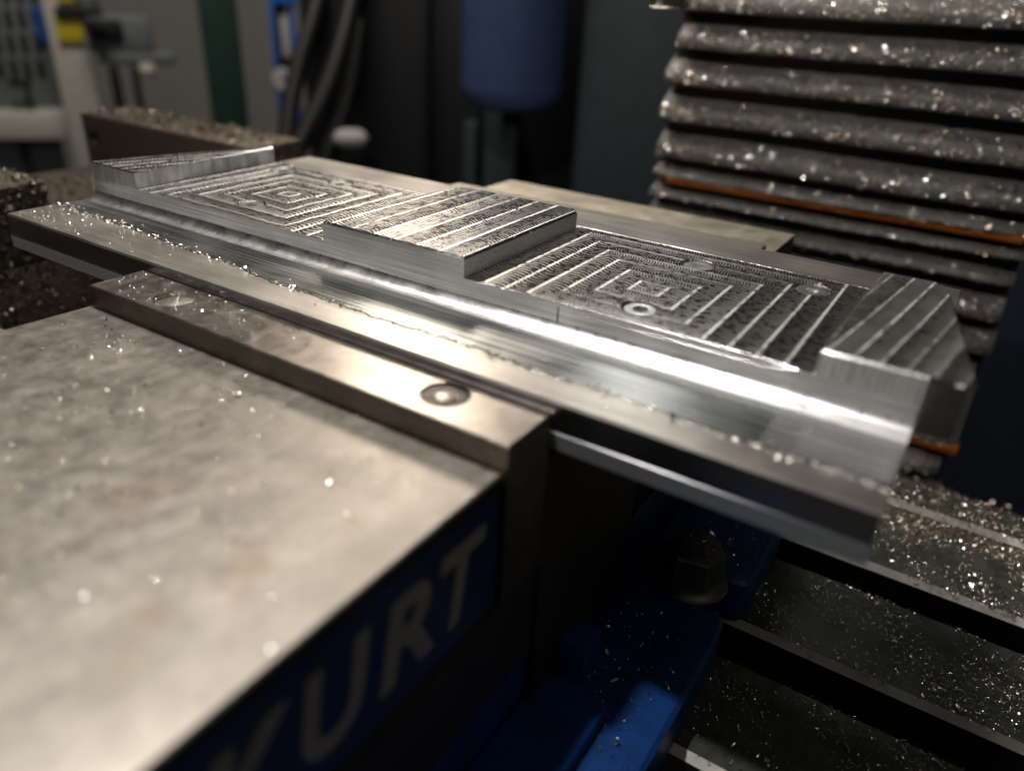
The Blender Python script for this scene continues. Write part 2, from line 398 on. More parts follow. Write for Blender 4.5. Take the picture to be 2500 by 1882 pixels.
# ================================================================== THE FRONT VISE
vise = empty('milling_vise', (-76, 60, -117), 'large blue milling vise in front, KURT lettered on its jaw side', 'vise', 'milling vises on the table')
jaw_out = [(-160, -125), (-0.6, -125), (-1.0, -60), (-1.0, -.4), (-153.5, -.4)]
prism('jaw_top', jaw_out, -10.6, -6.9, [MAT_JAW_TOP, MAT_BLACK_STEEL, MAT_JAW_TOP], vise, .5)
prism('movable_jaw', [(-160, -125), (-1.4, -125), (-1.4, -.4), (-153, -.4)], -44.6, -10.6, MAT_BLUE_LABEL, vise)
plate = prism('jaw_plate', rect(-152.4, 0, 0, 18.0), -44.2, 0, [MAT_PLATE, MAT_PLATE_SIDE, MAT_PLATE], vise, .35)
cut(plate, [cyl_obj((-124, 9.4), 6.4, -1.9, 3), cyl_obj((-24.8, 10.4), 6.2, -.55, 3)])
q = M('spun_recess', (.85, .80, .74), 1, .30, aniso=0)
rr = ((q.x + 124).pow(2) if False else (q.x + 124) * (q.x + 124)) + (q.y - 9.4) * (q.y - 9.4)
q.bump((rr.sqrt() * 9).sin() * .01 + q.noise(1, 2) * .03); MAT_SPUN = q.m
lathe('recess_plug', [(6.2, -2.4), (6.2, -1.75), (5.5, -1.6), (.3, -.9)], (-124, 9.4, 0), MAT_SPUN, vise, 48)
lathe('recess_plug', [(6.15, -1), (6.15, -.5), (5.9, -.42), (2.9, -.5), (2.8, -.3), (2.6, -.22)], (-24.8, 10.4, 0), [MAT_BLACK_STEEL, MAT_PLATE], vise, 48, [0, 0, 0, 0, 1, 1])
# lettering on the jaw side
def letters(spec, z0, hgt, x, parent, mat):
    for ch, ya, yb_ in spec:
        cu = bpy.data.curves.new('t', 'FONT'); cu.body = ch; cu.size = 1; cu.shear = .22; cu.offset = .03; cu.extrude = .004; cu.resolution_u = 6
        t = bpy.data.objects.new('t', cu); COL.objects.link(t); bpy.context.view_layer.update()
        me = bpy.data.meshes.new_from_object(t.evaluated_get(bpy.context.evaluated_depsgraph_get())); bpy.data.objects.remove(t)
        co = np.empty(len(me.vertices) * 3); me.vertices.foreach_get('co', co); co = co.reshape(-1, 3)
        x0_, x1_ = co[:, 0].min(), co[:, 0].max(); y0_, y1_ = co[:, 1].min(), co[:, 1].max()
        n_ = np.stack([x + co[:, 2] * 12, ya + (co[:, 0] - x0_) / (x1_ - x0_) * (yb_ - ya), z0 + (co[:, 1] - y0_) / (y1_ - y0_) * hgt], 1) * MM
        me.vertices.foreach_set('co', n_.ravel()); me.update(); me.name = 'letter'
        link('letter', me, mat, parent)['label'] = 'grey letter ' + ch
letters([('K', -80.5, -61.5), ('U', -60.5, -42.5), ('R', -41.2, -24.0), ('T', -22.0, -5.6)], -37.6, 21.0, -1.25, vise, MAT_LETTER)
bevbox('bed_rail', (-153, -160, -75), (-.6, 18, -45.0), MAT_DARK, vise, .5)
bevbox('side_pad', (-150, 18.4, -104), (.3, 80, -12), MAT_DARK, vise, .6)
bevbox('bed_rail', (-150, 80.3, -75), (-4, 242, -45), MAT_DARK, vise, .5)
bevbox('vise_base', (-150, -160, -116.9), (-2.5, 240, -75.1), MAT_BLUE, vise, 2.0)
# clamping ears standing out at the foot of the base, with an open slot for the hold-down bolt
ear = [(-2, -130), (30, -130)] + arc(28, 62, 8, -10, 20, 3) + [(36.5, 70)] + arc(30, 84, 6, 0, 90, 5) + [(18.5, 90.5)] + arc(18.5, 99, 8.6, 270, 90, 8) + [(33, 107.6)] + arc(34, 112, 4.2, -80, 0, 4) + arc(30, 150, 8, 0, 90, 5) + [(-2, 158)]
ear = [(-2, -130), (36, -130), (36, 30)] + [(36.5, 70)] + arc(29, 83, 7, 0, 90, 5) + [(18.5, 90.4)] + arc(18.5, 99, 8.6, 270, 90, 8)[1:] + [(31, 107.6)] + arc(32.5, 113, 5, -80, 0, 4) + arc(30, 152, 8, 0, 90, 5) + [(-2, 160)]
prism('clamping_ear', ear, -116.9, -99, MAT_BLUE, vise, 1.4)
bevbox('foot_web', (-4, 34, -99.5), (9, 46, -84), MAT_BLUE, vise, 1.5, 2)
bevbox('foot_step', (-2, -125, -99.2), (20, 30, -94), MAT_BLUE, vise, 1.5, 2)
# fixed jaw
bevbox('fixed_jaw', (-154, 189.4, -45), (0, 239, -7.0), [MAT_FIXED_TOP, MAT_DARK], vise, .5)
prism('jaw_plate', rect(-152.4, 0, 171.2, 188.8), -44.2, 0, [MAT_HATCH, MAT_PLATE_SIDE, MAT_HATCH], vise, .35)
# hold-down bolt
bolt = empty('hold_down_bolt', (18.5, 99, -99), 'black hex head bolt holding the blue vise foot to the table', 'bolt')
hexo = [(18.5 + 10.6 * math.cos(math.radians(60 * i + 12)), 99 + 10.6 * math.sin(math.radians(60 * i + 12))) for i in range(6)]
prism('bolt_head', hexo, -95.5, -83.8, MAT_BOLT, bolt, .9)
lathe('head_boss', [(8.6, -83.8), (8.5, -83.0), (7.8, -82.7)], (18.5, 99, 0), MAT_BOLT, bolt, 40)
lathe('flange', [(13.2, -98.9), (13.4, -98.2), (12.9, -97.2), (10.5, -95.6)], (18.5, 99, 0), MAT_BOLT, bolt, 48)

# ================================================================== THE STOCK PLATE (12 x 6 in) held in the jaws
XL, XR = -235.0, 70.4
def yb(x):
    return 37.8 - (x - XL) * .036 - 2.2 * math.exp(-((x + 90) / 40) ** 2) + .5 * math.sin(x * .13) + .35 * math.sin(x * .61) + (random.random() - .5) * .5
def yb2(x): return 150 + .4 * math.sin(x * .2) + (random.random() - .5) * .3
stock = empty('aluminium_plate', (-82, 95, -9.7), 'long bare aluminium plate clamped between the jaws of the front vise', 'metal plate')
xs = np.linspace(XL, XR, 420); vs = []; fs = []; mi = []
prof_n = None
for x in xs:
    a = yb(x); b2_ = yb2(x); e = min(1, (x - XL) / 1.5, (XR - x) / .8); e = max(0, e)
    row = [(18.7, -9.7, 5), (18.3, -9.3, 4), (18.3, -5.0, 4), (18.55, -4.9, 3), (18.6, .9, 3), (18.7, 2.3, 3), (19.2, 3.0, 0), (a - .25, 3.05, 0), (a, 3.35, 6), (a + .35, 2.72, 6)]
    row += [(49.2, 2.7, 2)]
    for k in range(9):
        t = math.radians(10 * (k + 1)); row.append((49.2 + 5.5 * math.sin(t) * .98, 2.7 + 5.2 * (1 - math.cos(t)), 1))
    row += [(56, 7.9, 1), (124, 7.9, 3), (125.3, 2.75, 3), (b2_, 2.75, 2), (b2_ + .6, 3.1, 2), (170.5, 3.1, 0), (170.8, 2.6, 3), (170.8, -9.7, 3)]
    prof_n = len(row)
    vs += [(x, y_, z_) for (y_, z_, _) in row]; mats_row = [r_[2] for r_ in row]
for i in range(len(xs) - 1):
    for k in range(prof_n):
        k2 = (k + 1) % prof_n
        fs.append((i * prof_n + k, (i + 1) * prof_n + k, (i + 1) * prof_n + k2, i * prof_n + k2)); mi.append(mats_row[k2] if k2 else 5)
fs.append(tuple(range(prof_n - 1, -1, -1))); mi.append(3); fs.append(tuple((len(xs) - 1) * prof_n + k for k in range(prof_n))); mi.append(4)
st = link('plate_body', mesh('plate_body', vs, fs, mi), [MAT_STOCK, MAT_FILLET, MAT_LEDGE, MAT_STOCK_SIDE, MAT_STOCK_ROUGH_LIT, MAT_STOCK_SIDE, MAT_CHIP], stock, 30)
bx_ = np.linspace(XL + 3, XR - 2, 900)
bp_ = np.stack([bx_ + RNG.normal(0, .3, 900), np.array([yb(v) for v in bx_]) + RNG.normal(-.1, .35, 900), np.full(900, 3.1)], 1)
chips('edge_burr', bp_, .34, [MAT_CHIP, MAT_DARK], stock, curl=.9, long=4.5, flat=.5, mi_p=.4)
# clumped swarf at the far left corner of the plate
sw = scatter(-233, -150, 33, 42, 3.2, 230, lambda p: np.exp(-((p[:, 1] - 37.5 + (p[:, 0] + 235) * .03) / 2.4) ** 2) * np.clip(1.2 - (p[:, 0] + 235) / 90, .1, 1))
chips('swarf', sw, .40, [MAT_CHIP, MAT_CHIP_OILY], stock, curl=1.0, long=4, flat=.6, mi_p=.3)

# ================================================================== THE MACHINED PART
part = empty('machined_part', (-80, 90, 4), 'milled aluminium part with two square pockets and three raised blocks, on the clamped plate', 'machined part')
YP, YQ = 54.0, 125.2
out_r = arc(75.5, 58.0, 4.0, -90, -5, 7)[0:] ; 
body = [(XL, YP)] + out_r + [(68.6, 117)] + arc(62.5, 120, 5.4, 5, 90, 6) + [(-212, YQ), (-214, YQ - .5)]
# pocket rims: the front upper edge of the floors carries a small bright chamfer
b_ = prism('part_body', body, 3.6, 10.75, [MAT_POCKET_R, MAT_WALL_SMOOTH, MAT_CHAMFER], part)
me = b_.data
cut(b_, [cyl_obj(c, 5.6, 9.2, 12, 36) for c in ((-1.2, 66.6), (-2, 113.2), (33.3, 114), (-159.2, 68.6), (-159, 114.6), (-193, 115))])
for p_ in me.polygons if False else b_.data.polygons:
    c_ = p_.center * 1000 + Vector(world_loc(part)) * 1000
# split the top face material by pocket
bm = bmesh.new(); bm.from_mesh(b_.data); off_ = world_loc(part) / MM
for xx in (-80 - off_.x, ):
    bmesh.ops.bisect_plane(bm, geom=bm.verts[:] + bm.edges[:] + bm.faces[:], plane_co=(xx * MM, 0, 0), plane_no=(1, 0, 0))
bm.to_mesh(b_.data); bm.free(); b_.data.materials.append(MAT_POCKET_L)
b_.data.polygons.foreach_set('material_index', [3 if (p_.material_index == 0 and p_.normal.z > .5 and p_.center.x / MM + off_.x < -80) else p_.material_index for p_ in b_.data.polygons])
def wedge(name, x0, x1, y, z, c, mats):   # chamfer strip proud of the rim
    vs = [(x0, y - .02, z - c), (x1, y - .02, z - c), (x1, y + c, z + .03), (x0, y + c, z + .03), (x0, y + c, z - c), (x1, y + c, z - c)]
    return link(name, mesh(name, vs, [(0, 1, 2, 3), (1, 0, 4, 5), (3, 2, 5, 4), (0, 3, 4), (1, 5, 2)]), mats, part)
def front_rim(x0, x1):
    n = 60; vs = []; fs = []
    for i in range(n + 1):
        x = x0 + (x1 - x0) * i / n; e = min(1, (i / n) * 8, (1 - i / n) * 12); c = .15 + 1.25 * e
        vs += [(x, YP - .03, 10.8 - c), (x, YP + c * .9, 10.79), (x, YP + c + 1.2, 10.72), (x, YP + 2, 9.4)]
    for i in range(n):
        for k in range(4): fs.append((4 * i + k, 4 * (i + 1) + k, 4 * (i + 1) + (k + 1) % 4, 4 * i + (k + 1) % 4))
    fs += [(3, 2, 1, 0), tuple(4 * n + k for k in range(4))]
    return link('pocket_rim', mesh('pocket_rim', vs, fs, [0] * len(fs)), MAT_CHAMFER, part)
# raised blocks
def block(name, out, z1, mats, c): return prism(name, out, 10.7, z1, mats, part, c)
block('raised_block', [(XL + .2, YP + .02), (-206.4, YP + .02), (-209.8, YQ - .05), (-213, YQ - .05)], 17.0, [MAT_TOP_LEFT, MAT_WALL, MAT_CHAMFER], .5)['label'] = 'narrow raised block at the far left end'
mid_o = [(-107.6, YP + .02), (-51.4, YP + .02), (-51.6, 122.5), (-53.6, YQ - .05), (-101, YQ - .05)] + [(-103.6, 122), (-106, 112), (-107.8, 98), (-108.9, 84), (-109.3, 70), (-109, 58)]
block('raised_block', mid_o, 17.0, [MAT_TOP_MID, MAT_WALL_SMOOTH, MAT_CHAMFER], .8)['label'] = 'wide raised block in the middle'
rt_o = [(48.0, YP + .02)] + [(p[0], p[1] + .02) for p in out_r] + [(68.6, 117)] + arc(62.5, 119.95, 5.4, 5, 90, 6) + [(49.6, YQ - .05)]
block('raised_block', rt_o, 17.0, [MAT_TOP_RIGHT, MAT_WALL, MAT_CHAMFER], .6)['label'] = 'raised block at the near right end with rounded corners'
front_rim(-47, 44)
# back ledge rim between pocket and stock
# screws
scr = []
for i, c in enumerate(((-1.2, 66.6), (-2, 113.2), (33.3, 114), (-159.2, 68.6), (-159, 114.6), (-193, 115))):
    s_ = lathe('countersunk_screw', [(4.7, 9.1), (4.75, 9.9), (4.45, 10.3), (3.6, 10.38), (3.0, 10.3)], (c[0], c[1], 0), MAT_SCREW, part, 40)
    hexc = cyl_obj(c, 2.3, 9.0, 12, 6); cut(s_, [hexc])
    lathe('hex_socket', [(2.25, 9.02), (2.2, 9.16), (.6, 9.2)], (c[0], c[1], 0), MAT_BLACK_STEEL, s_, 6)
# tiny step line / witness mark on the front face
bevbox('witness_mark', (-19.9, YP - .06, 4.0), (-19.5, YP + .3, 10.2), MAT_DARK, part, 0)
# ================================================================== CLEAR FILM over the right end of the step
fv = []; ff = []
prof = [(YP - .12, 16.6), (YP - .14, 12), (YP - .16, 8.2)] + [(49.1 + 5.5 * math.sin(math.radians(t)) * .94, 3.0 + 5.2 * (1 - math.cos(math.radians(t)))) for t in (80, 65, 50, 35, 20, 5)] + [(42, 2.95), (36, 2.95), (31, 3.2), (28.5, 3.3)]
nx = 40
for i in range(nx + 1):
    x = 43.5 + (70.5 - 43.5) * i / nx
    for j, (y_, z_) in enumerate(prof):
        xx = x if j > 2 else x + 0
        wr = .35 * math.sin(x * 1.1 + j) * max(0, (x - 60) / 10) if j > 3 else .05 * math.sin(x * .9)
        bulge = 1.6 * math.exp(-((x - 69.2) / 1.8) ** 2 - ((j - 10) / 1.6) ** 2)
        fv.append((max(xx, 48.1) if j < 2 else xx, y_ - abs(wr) * .6, z_ + abs(wr) * .7 + bulge))
m_ = len(prof)
for i in range(nx):
    for j in range(m_ - 1): ff.append((i * m_ + j, i * m_ + j + 1, (i + 1) * m_ + j + 1, (i + 1) * m_ + j))
fm = mesh('clear_film', fv, ff); film = link('clear_film', fm, MAT_FILM, None, 180)
sd = film.modifiers.new('thick', 'SOLIDIFY'); sd.thickness = .06 * MM
tag(film, 'wrinkled clear film stuck over the step at the right end of the plate', 'clear film')

# ================================================================== THE SECOND VISE beyond the left end
v2 = empty('milling_vise', (-395, 100, -117), 'second vise beyond the left end of the plate, buried in oily chips', 'vise', 'milling vises on the table')
fj = bevbox('fixed_jaw', (-492, 197, -45), (-314, 239, -7), [MAT_CRUST, MAT_GREY_CAB], v2, .8)
fj.data.materials.clear()
MAT_FJ2 = paint('dull_grey_jaw_face', (.32, .325, .32), .5, .4, .2)
fj.data.materials.append(MAT_CRUST); fj.data.materials.append(MAT_FJ2)
def ycyl(c, r, y0, y1, n=28):
    vs = [(c[0] + r * math.cos(2 * math.pi * i / n), y, c[1] + r * math.sin(2 * math.pi * i / n)) for y in (y0, y1) for i in range(n)]
    fs = [tuple(range(n)), tuple(range(2 * n - 1, n - 1, -1))] + [(i, n + i, n + (i + 1) % n, (i + 1) % n) for i in range(n)]
    o = bpy.data.objects.new('cutter_tmp', mesh('cutter_tmp', vs, fs)); COL.objects.link(o); return o
hp = CAM + ray(228, 342) * ((197 - CAM[1]) / ray(228, 342)[1])
cut(fj, [ycyl((hp[0], hp[2]), 6.2, 190, 215)])
bevbox('movable_jaw', (-500, -120, -44), (-316, 75, -7), MAT_CRUST, v2, 1.2)
bevbox('bed_rail', (-498, -160, -78), (-316, 240, -45), MAT_CRUST, v2, 1.2)
bevbox('vise_base', (-505, -160, -116.9), (-313, 240, -78.1), MAT_BLUE, v2, 2)
def box_scatter(lo, hi, n, faces):
    P = []; Nn = []
    for (ax, sg, wgt) in faces:
        k = int(n * wgt); p = np.stack([RNG.uniform(lo[i], hi[i], k) for i in range(3)], 1); p[:, ax] = hi[ax] if sg > 0 else lo[ax]
        nn = np.zeros((k, 3)); nn[:, ax] = sg; P.append(p); Nn.append(nn)
    return np.concatenate(P), np.concatenate(Nn)
P1, N1 = box_scatter((-400, -20, -44), (-315.8, 75.2, -6.8), 4200, [(2, 1, .35), (0, 1, .5), (1, 1, .15)])
P2, N2 = box_scatter((-470, -30, -78), (-315.8, 230, -44.8), 5200, [(2, 1, .6), (0, 1, .4)])
P3, N3 = box_scatter((-490, 197, -45), (-313.8, 239, -6.8), 1300, [(2, 1, .8), (0, 1, .2)])
P4 = scatter(-313, -156, -60, 160, -116.8, 3600); N4 = np.tile([0, 0, 1.0], (len(P4), 1))
chips('chip_coating', np.concatenate([P1, P2, P3]), 1.1, [MAT_CHIP_BROWN, MAT_DARK], v2, np.concatenate([N1, N2, N3]), curl=.8, long=1.4, flat=.55, mi_p=.7, lift=.2)
# swarf drift heaped between the vises
gx, gy = 60, 80; vs = []; fs = []
for j in range(gy + 1):
    for i in range(gx + 1):
        x = -315 + (155 * i / gx); y = -60 + 260 * j / gy
        u = i / gx
        z = -112 + 52 * math.exp(-(u / .55) ** 2) * (.75 + .25 * math.sin(y * .06 + 1)) + 4 * math.sin(x * .11 + y * .07) + 2 * math.sin(x * .31) * math.sin(y * .27) + random.random() * 1.2
        vs.append((x, y, z))
for j in range(gy):
    for i in range(gx): a = j * (gx + 1) + i; fs.append((a, a + 1, a + gx + 2, a + gx + 1))
dr = link('chip_drift', mesh('chip_drift', vs, fs), MAT_CRUST, None, 180); tag(dr, 'brown drift of oily chips heaped against the left vise', 'metal chips', kind='stuff')
vv = np.array(vs); pick = vv[RNG.integers(0, len(vv), 4200)] + RNG.normal(0, 1, (4200, 3)) * [1.2, 1.6, .2]
chips('loose_chips', pick, 1.3, [MAT_CHIP_BROWN, MAT_DARK], None, curl=.8, long=1.4, flat=.6, mi_p=.55, lift=.4, label='oily curled chips lying on the drift between the two vises', cat='metal chips')

# ================================================================== THE MACHINE TABLE with T-slots
table = empty('machine_table', (-100, 160, -160), 'cast iron machine table with T-slots under both vises', 'machine table')
TX0, TX1 = -700, 420
strips = [(45, 90.2), (108.4, 154.6), (172.8, 213), (228, 252)]
for a, b in strips:
    vs = [(x, y, z) for x in (TX0, TX1) for (y, z) in ((a, -140), (a, -119.6), (a + 2.2, -117), (b - 1.1, -117), (b, -118.4), (b, -140))]
    fs = [(i, i + 6, (i + 1) % 6 + 6, (i + 1) % 6) for i in range(6)] + [tuple(range(5, -1, -1)), tuple(range(6, 12))]
    link('table_strip', mesh('table_strip', vs, fs, [2, 1, 0, 1, 2, 2, 2, 2]), [MAT_TABLE, MAT_TABLE_EDGE, MAT_SLOT], table)
bevbox('slot_floor', (TX0, 45.5, -165), (TX1, 251.5, -133), MAT_BLACK_STEEL, table, 0)
bevbox('slot_fill', (TX0, 213.2, -133), (TX1, 227.8, -120), MAT_CRUST, table, 0)
bevbox('table_apron', (TX0, 47, -210), (TX1, 250, -165.1), MAT_BLACK_STEEL, table, 1)
# chips lying on the table, thicker toward the right and the back
def dens(p): return np.clip((p[:, 0] - 10) / 110, .06, 1) * clump(p, .07, 1.3)
okslot = lambda p: ((p[:, 1] < 89.5) | ((p[:, 1] > 109) & (p[:, 1] < 154)) | (p[:, 1] > 173.5))
pt = scatter(20, 150, 46, 212, -116.9, 8000, lambda p: dens(p) * okslot(p))
chips('table_chips', pt, .41, [MAT_CHIP, MAT_CHIP_OILY], None, curl=.9, long=3.0, flat=.35, mi_p=.35, lift=.35, label='fine bright shavings scattered over the table beside the vise foot', cat='metal chips')
pf = scatter(20, 200, 92, 172, -132.8, 240, lambda p: 1.0 * ((p[:, 1] < 107) | (p[:, 1] > 157)))
chips('slot_chips', pf, .7, [MAT_CHIP, MAT_CHIP_OILY], None, curl=.9, long=2, flat=.4, mi_p=.5, label='sparse shavings down in the table slots', cat='metal chips')
pb = scatter(40, 230, 206, 251, -116.8, 8000); pb[(pb[:, 1] > 212.5) & (pb[:, 1] < 228.3), 2] = -119.6
chips('back_chips', pb, .48, [MAT_CHIP_OILY, MAT_CHIP], None, curl=.8, long=1.4, flat=.45, mi_p=.35, lift=.35, label='thick golden layer of chips on the back edge of the table', cat='metal chips')
pe = np.concatenate([scatter(2, 34, -40, 88, -98.8, 420), scatter(10, 35, 110, 158, -98.8, 200), np.stack([18.5 + RNG.normal(0, 3.4, 60), 99 + RNG.normal(0, 3.4, 60), np.full(60, -82.5)], 1)])
chips('foot_chips', pe, .5, [MAT_CHIP, MAT_CHIP_OILY], None, curl=.8, long=1.6, flat=.4, mi_p=.5, label='specks of shavings on the blue vise foot and its bolt', cat='metal chips')
# specks on the jaw top, plate and stock
pj_ = scatter(-150, -3, -100, -1, -6.85, 1300, lambda p: np.clip(.08 + np.exp(-((p[:, 0] + 105) / 55) ** 2) * .9, 0, 1) * clump(p, .09, .4))
chips('jaw_chips', pj_, .36, [MAT_CHIP, MAT_CHIP_OILY], None, curl=.7, long=.8, flat=.8, mi_p=.2, lift=.3, label='tiny bright specks on the stained front jaw top', cat='metal chips')
pp = scatter(-151, -45, 1, 17, .05, 340, lambda p: np.clip(.1 + np.exp(-((p[:, 0] + 118) / 40) ** 2), 0, 1))
chips('plate_chips', pp, .28, [MAT_CHIP, MAT_CHIP_OILY], None, curl=.7, long=.8, flat=.5, mi_p=.2, lift=.3, label='tiny bright specks on the left half of the raised jaw plate', cat='metal chips')
ps = np.concatenate([scatter(-233, -110, 20, 36, 3.1, 420, lambda p: np.clip(1.2 - (p[:, 0] + 235) / 100, .05, 1)), scatter(-110, 69, 20, 44, 3.05, 120), scatter(10, 69, 20, 44, 3.05, 70)])
chips('plate_specks', ps, .22, [MAT_CHIP, MAT_CHIP_OILY], None, curl=.7, long=1.2, flat=.5, mi_p=.2, lift=.3, label='fine specks along the front ledge of the clamped plate', cat='metal chips')

# ================================================================== BELLOWS WAY COVER behind the table
bel = empty('bellows_cover', (-20, 420, -250), 'tall black pleated rubber way cover dusted with glinting chips', 'bellows cover')
folds = [(102, 78), (78, 56), (56, 34), (34, 10), (10, -14), (-14, -27.5), (-31, -41), (-42, -57), (-57, -79), (-79, -101), (-101, -123), (-123, -146), (-146, -169), (-169, -192), (-192, -215)]
fp = []; fn = []
for i, (zt, zb_) in enumerate(folds):
    hgt = zt - zb_; x0 = -139 + 1 * math.sin(i * 1.7) + (4 if zt > 60 else 0); x1 = 96 + 2.5 * math.sin(i * 2.3) - (2 if i > 8 else 0)
    dep = 24 if hgt > 15 else 16
    prof = [(424, zt), (424 - dep * .3, zt - hgt * .2), (424 - dep * .75, zt - hgt * .46), (401.2, zb_ + hgt * .36), (399.6, zb_ + hgt * .14), (400.4, zb_ + hgt * .04), (403, zb_), (424, zb_ + hgt * .10)]
    nseg = 26; vs = []; fs = []; K = len(prof)
    for s in range(nseg + 1):
        x = x0 + (x1 - x0) * s / nseg; e = min(s, nseg - s); ins = 4.5 if e == 0 else (1.2 if e == 1 else 0)
        wv = .7 * math.sin(x * .03 + i) + .3 * math.sin(x * .11 + i * 2)
        for (y, z) in prof: vs.append((x + (ins if s == 0 else 0) * 0, min(424, y + ins * (1 if y < 420 else 0) + wv * .5), z + wv * .5))
    for s in range(nseg):
        for k in range(K): fs.append((s * K + k, s * K + (k + 1) % K, (s + 1) * K + (k + 1) % K, (s + 1) * K + k))
    fs += [tuple(range(K)), tuple(nseg * K + k for k in range(K - 1, -1, -1))]
    link('fold', mesh('fold', vs, fs), MAT_RUBBER, bel, 50)
    n_ = int(230 * hgt / 22); x = RNG.uniform(x0 + 2, x1 - 2, n_ * 5); t = RNG.random(n_ * 5) ** .8
    ya = 424 - dep * .75 + (400 - 424 + dep * .75) * t; za = zt - hgt * .42 + (zb_ + hgt * .24 - zt + hgt * .42) * t
    fp.append(np.stack([x, ya - .3, za + .2], 1)); fn.append(np.tile([0, -.75, .66], (len(x), 1)))
    x = RNG.uniform(x0 + 2, x1 - 2, n_ * 2); fp.append(np.stack([x, np.full(len(x), 398.4), zb_ + hgt * RNG.uniform(.06, .24, len(x))], 1)); fn.append(np.tile([0, -1, .05], (len(x), 1)))
chips('clinging_chips', np.concatenate(fp), .72, [MAT_CHIP_OILY, MAT_CHIP], bel, np.concatenate(fn), curl=.6, long=1.0, flat=.6, mi_p=.5, lift=.2)
bevbox('orange_band', (-128, 401.5, -30.6), (92, 412, -27.0), MAT_ORANGE, bel, .6)
bevbox('orange_band', (30, 401.5, -172), (98, 412, -166), MAT_ORANGE, bel, .6)
bevbox('backing_board', (-137, 414, -216), (94, 432, 110), MAT_BLACKP, bel, 1)
# ledge with chip lumps below, between table and cover
bevl = bevbox('chip_tray', (-200, 262, -205), (150, 396, -196), MAT_CRUST, None, 1); tag(bevl, 'chip covered tray behind the table at the foot of the pleated cover', 'chip tray')
lump = scatter(0, 150, 270, 390, -195, 1500, lambda p: clump(p, .06, 2)); lump[:, 2] += RNG.random(1500) * 5
chips('tray_chips', lump, 2.2, [MAT_CHIP_OILY, MAT_DARK], None, curl=.8, long=1, flat=.6, mi_p=.5, label='loose dull chips lying in the tray behind the table', cat='metal chips')

# ================================================================== CUTTER tip hanging into the top of the picture
tipc = at(1634, -4, 205)
end = empty('milling_cutter', tuple(tipc), 'tip of a bright end mill hanging at the top of the picture', 'milling cutter')
n = 48; vs = []; fs = []
zz = [0, .6, 3, 6, 10, 16, 24, 36]; zbt = at(1634, 22, 205)[2]
for z in zz:
    tw = z * .085
    for i in range(n):
        a = 2 * math.pi * i / n; fl = ((a * 4 / (2 * math.pi)) % 1)
        r = 5.6 * (1 - .30 * (fl ** 3) ) - (.5 if z == 0 else 0)
        vs.append((tipc[0] + r * math.cos(a + tw), tipc[1] + r * math.sin(a + tw), zbt + z))
for l in range(len(zz) - 1):
    for i in range(n): fs.append((l * n + i, l * n + (i + 1) % n, (l + 1) * n + (i + 1) % n, (l + 1) * n + i))
fs += [tuple(range(n - 1, -1, -1)), tuple((len(zz) - 1) * n + i for i in range(n))]
link('flutes', mesh('flutes', vs, fs), MAT_CUTTER, end, 35)
lathe('shank', [(6.35, zbt + 36), (6.35, zbt + 70)], (tipc[0], tipc[1], 0), MAT_CUTTER, end, 40)

# ================================================================== BACKGROUND OF THE SHOP
REF = None
def vpanel(name, px0, px1, pyt, pyb, D, thick, mats, parent=None, b=4, yaw=0.0):
    """an upright box spanning these directions, its front in the upright plane D away (REF: the direction the plane faces)"""
    pm = (pyt + pyb) / 2; rp = REF or ((px0 + px1) / 2, 150)
    r0 = ray(*rp); n = np.array([r0[0], r0[1], 0]); n /= np.linalg.norm(n); dist = D * (n @ r0)
    def hit(px, py): r_ = ray(px, py); return CAM + r_ * (dist / (r_ @ n))
    A = hit(px0, pm); B = hit(px1, pm); d = B - A; d[2] = 0; wd = np.linalg.norm(d); d /= wd; c = (A + B) / 2
    z1 = hit((px0 + px1) / 2, pyt)[2]; z0 = hit((px0 + px1) / 2, pyb)[2]
    rot = Matrix.Translation((c[0], c[1], 0)) @ Matrix.Rotation(math.atan2(d[1], d[0]) + math.radians(yaw), 4, 'Z')
    return bevbox(name, (-wd / 2, 0, z0), (wd / 2, thick, z1), mats, parent, b, 2, rot)
def bgthing(name, px, py, D, label, cat, group=None): return empty(name, tuple(at(px, py, D)), label, cat, group)
# setting
wl = vpanel('wall', -900, 2100, -900, 900, 2300, 60, MAT_WALLP, None, 0); tag(wl, kind='structure')
fl = bevbox('floor', (-4200, -1500, -1060), (1800, 3600, -1000), MAT_GREY_CAB, None, 0); tag(fl, kind='structure')
# control cabinet with keypad
REF = (50, 150)
cb = bgthing('control_cabinet', 50, 200, 1500, 'grey machine control cabinet with keypad and blue sticker, far left', 'control cabinet')
vpanel('cabinet_face', -300, 160, -150, 292, 1500, 120, MAT_GREY_CAB, cb, 6)
for r_ in range(4):
    for c_ in range(6):
        kx = -96 + c_ * 33 + r_ * 7; ky = -32 + r_ * 62
        if ky < 160: vpanel('key', kx, kx + 17, ky - 8, ky + 30, 1494, 14, MAT_KEY, cb, 2)
vpanel('blue_sticker', 82, 112, 16, 106, 1494, 8, MAT_BLUE_ST, cb, 1)
vpanel('handle', 18, 76, 195, 214, 1460, 20, MAT_BLACKP, cb, 3); vpanel('handle', 62, 76, 205, 262, 1460, 20, MAT_BLACKP, cb, 3)
vpanel('cabinet_shelf', -300, 182, 275, 345, 1470, 140, MAT_GREY_LIGHT, cb, 6, yaw=-14)
vpanel('lower_door', -300, 190, 345, 700, 1500, 120, MAT_GREY_CAB, cb, 6)
vpanel('cable', 60, 84, 320, 520, 1480, 18, MAT_BLACKP, cb, 4)
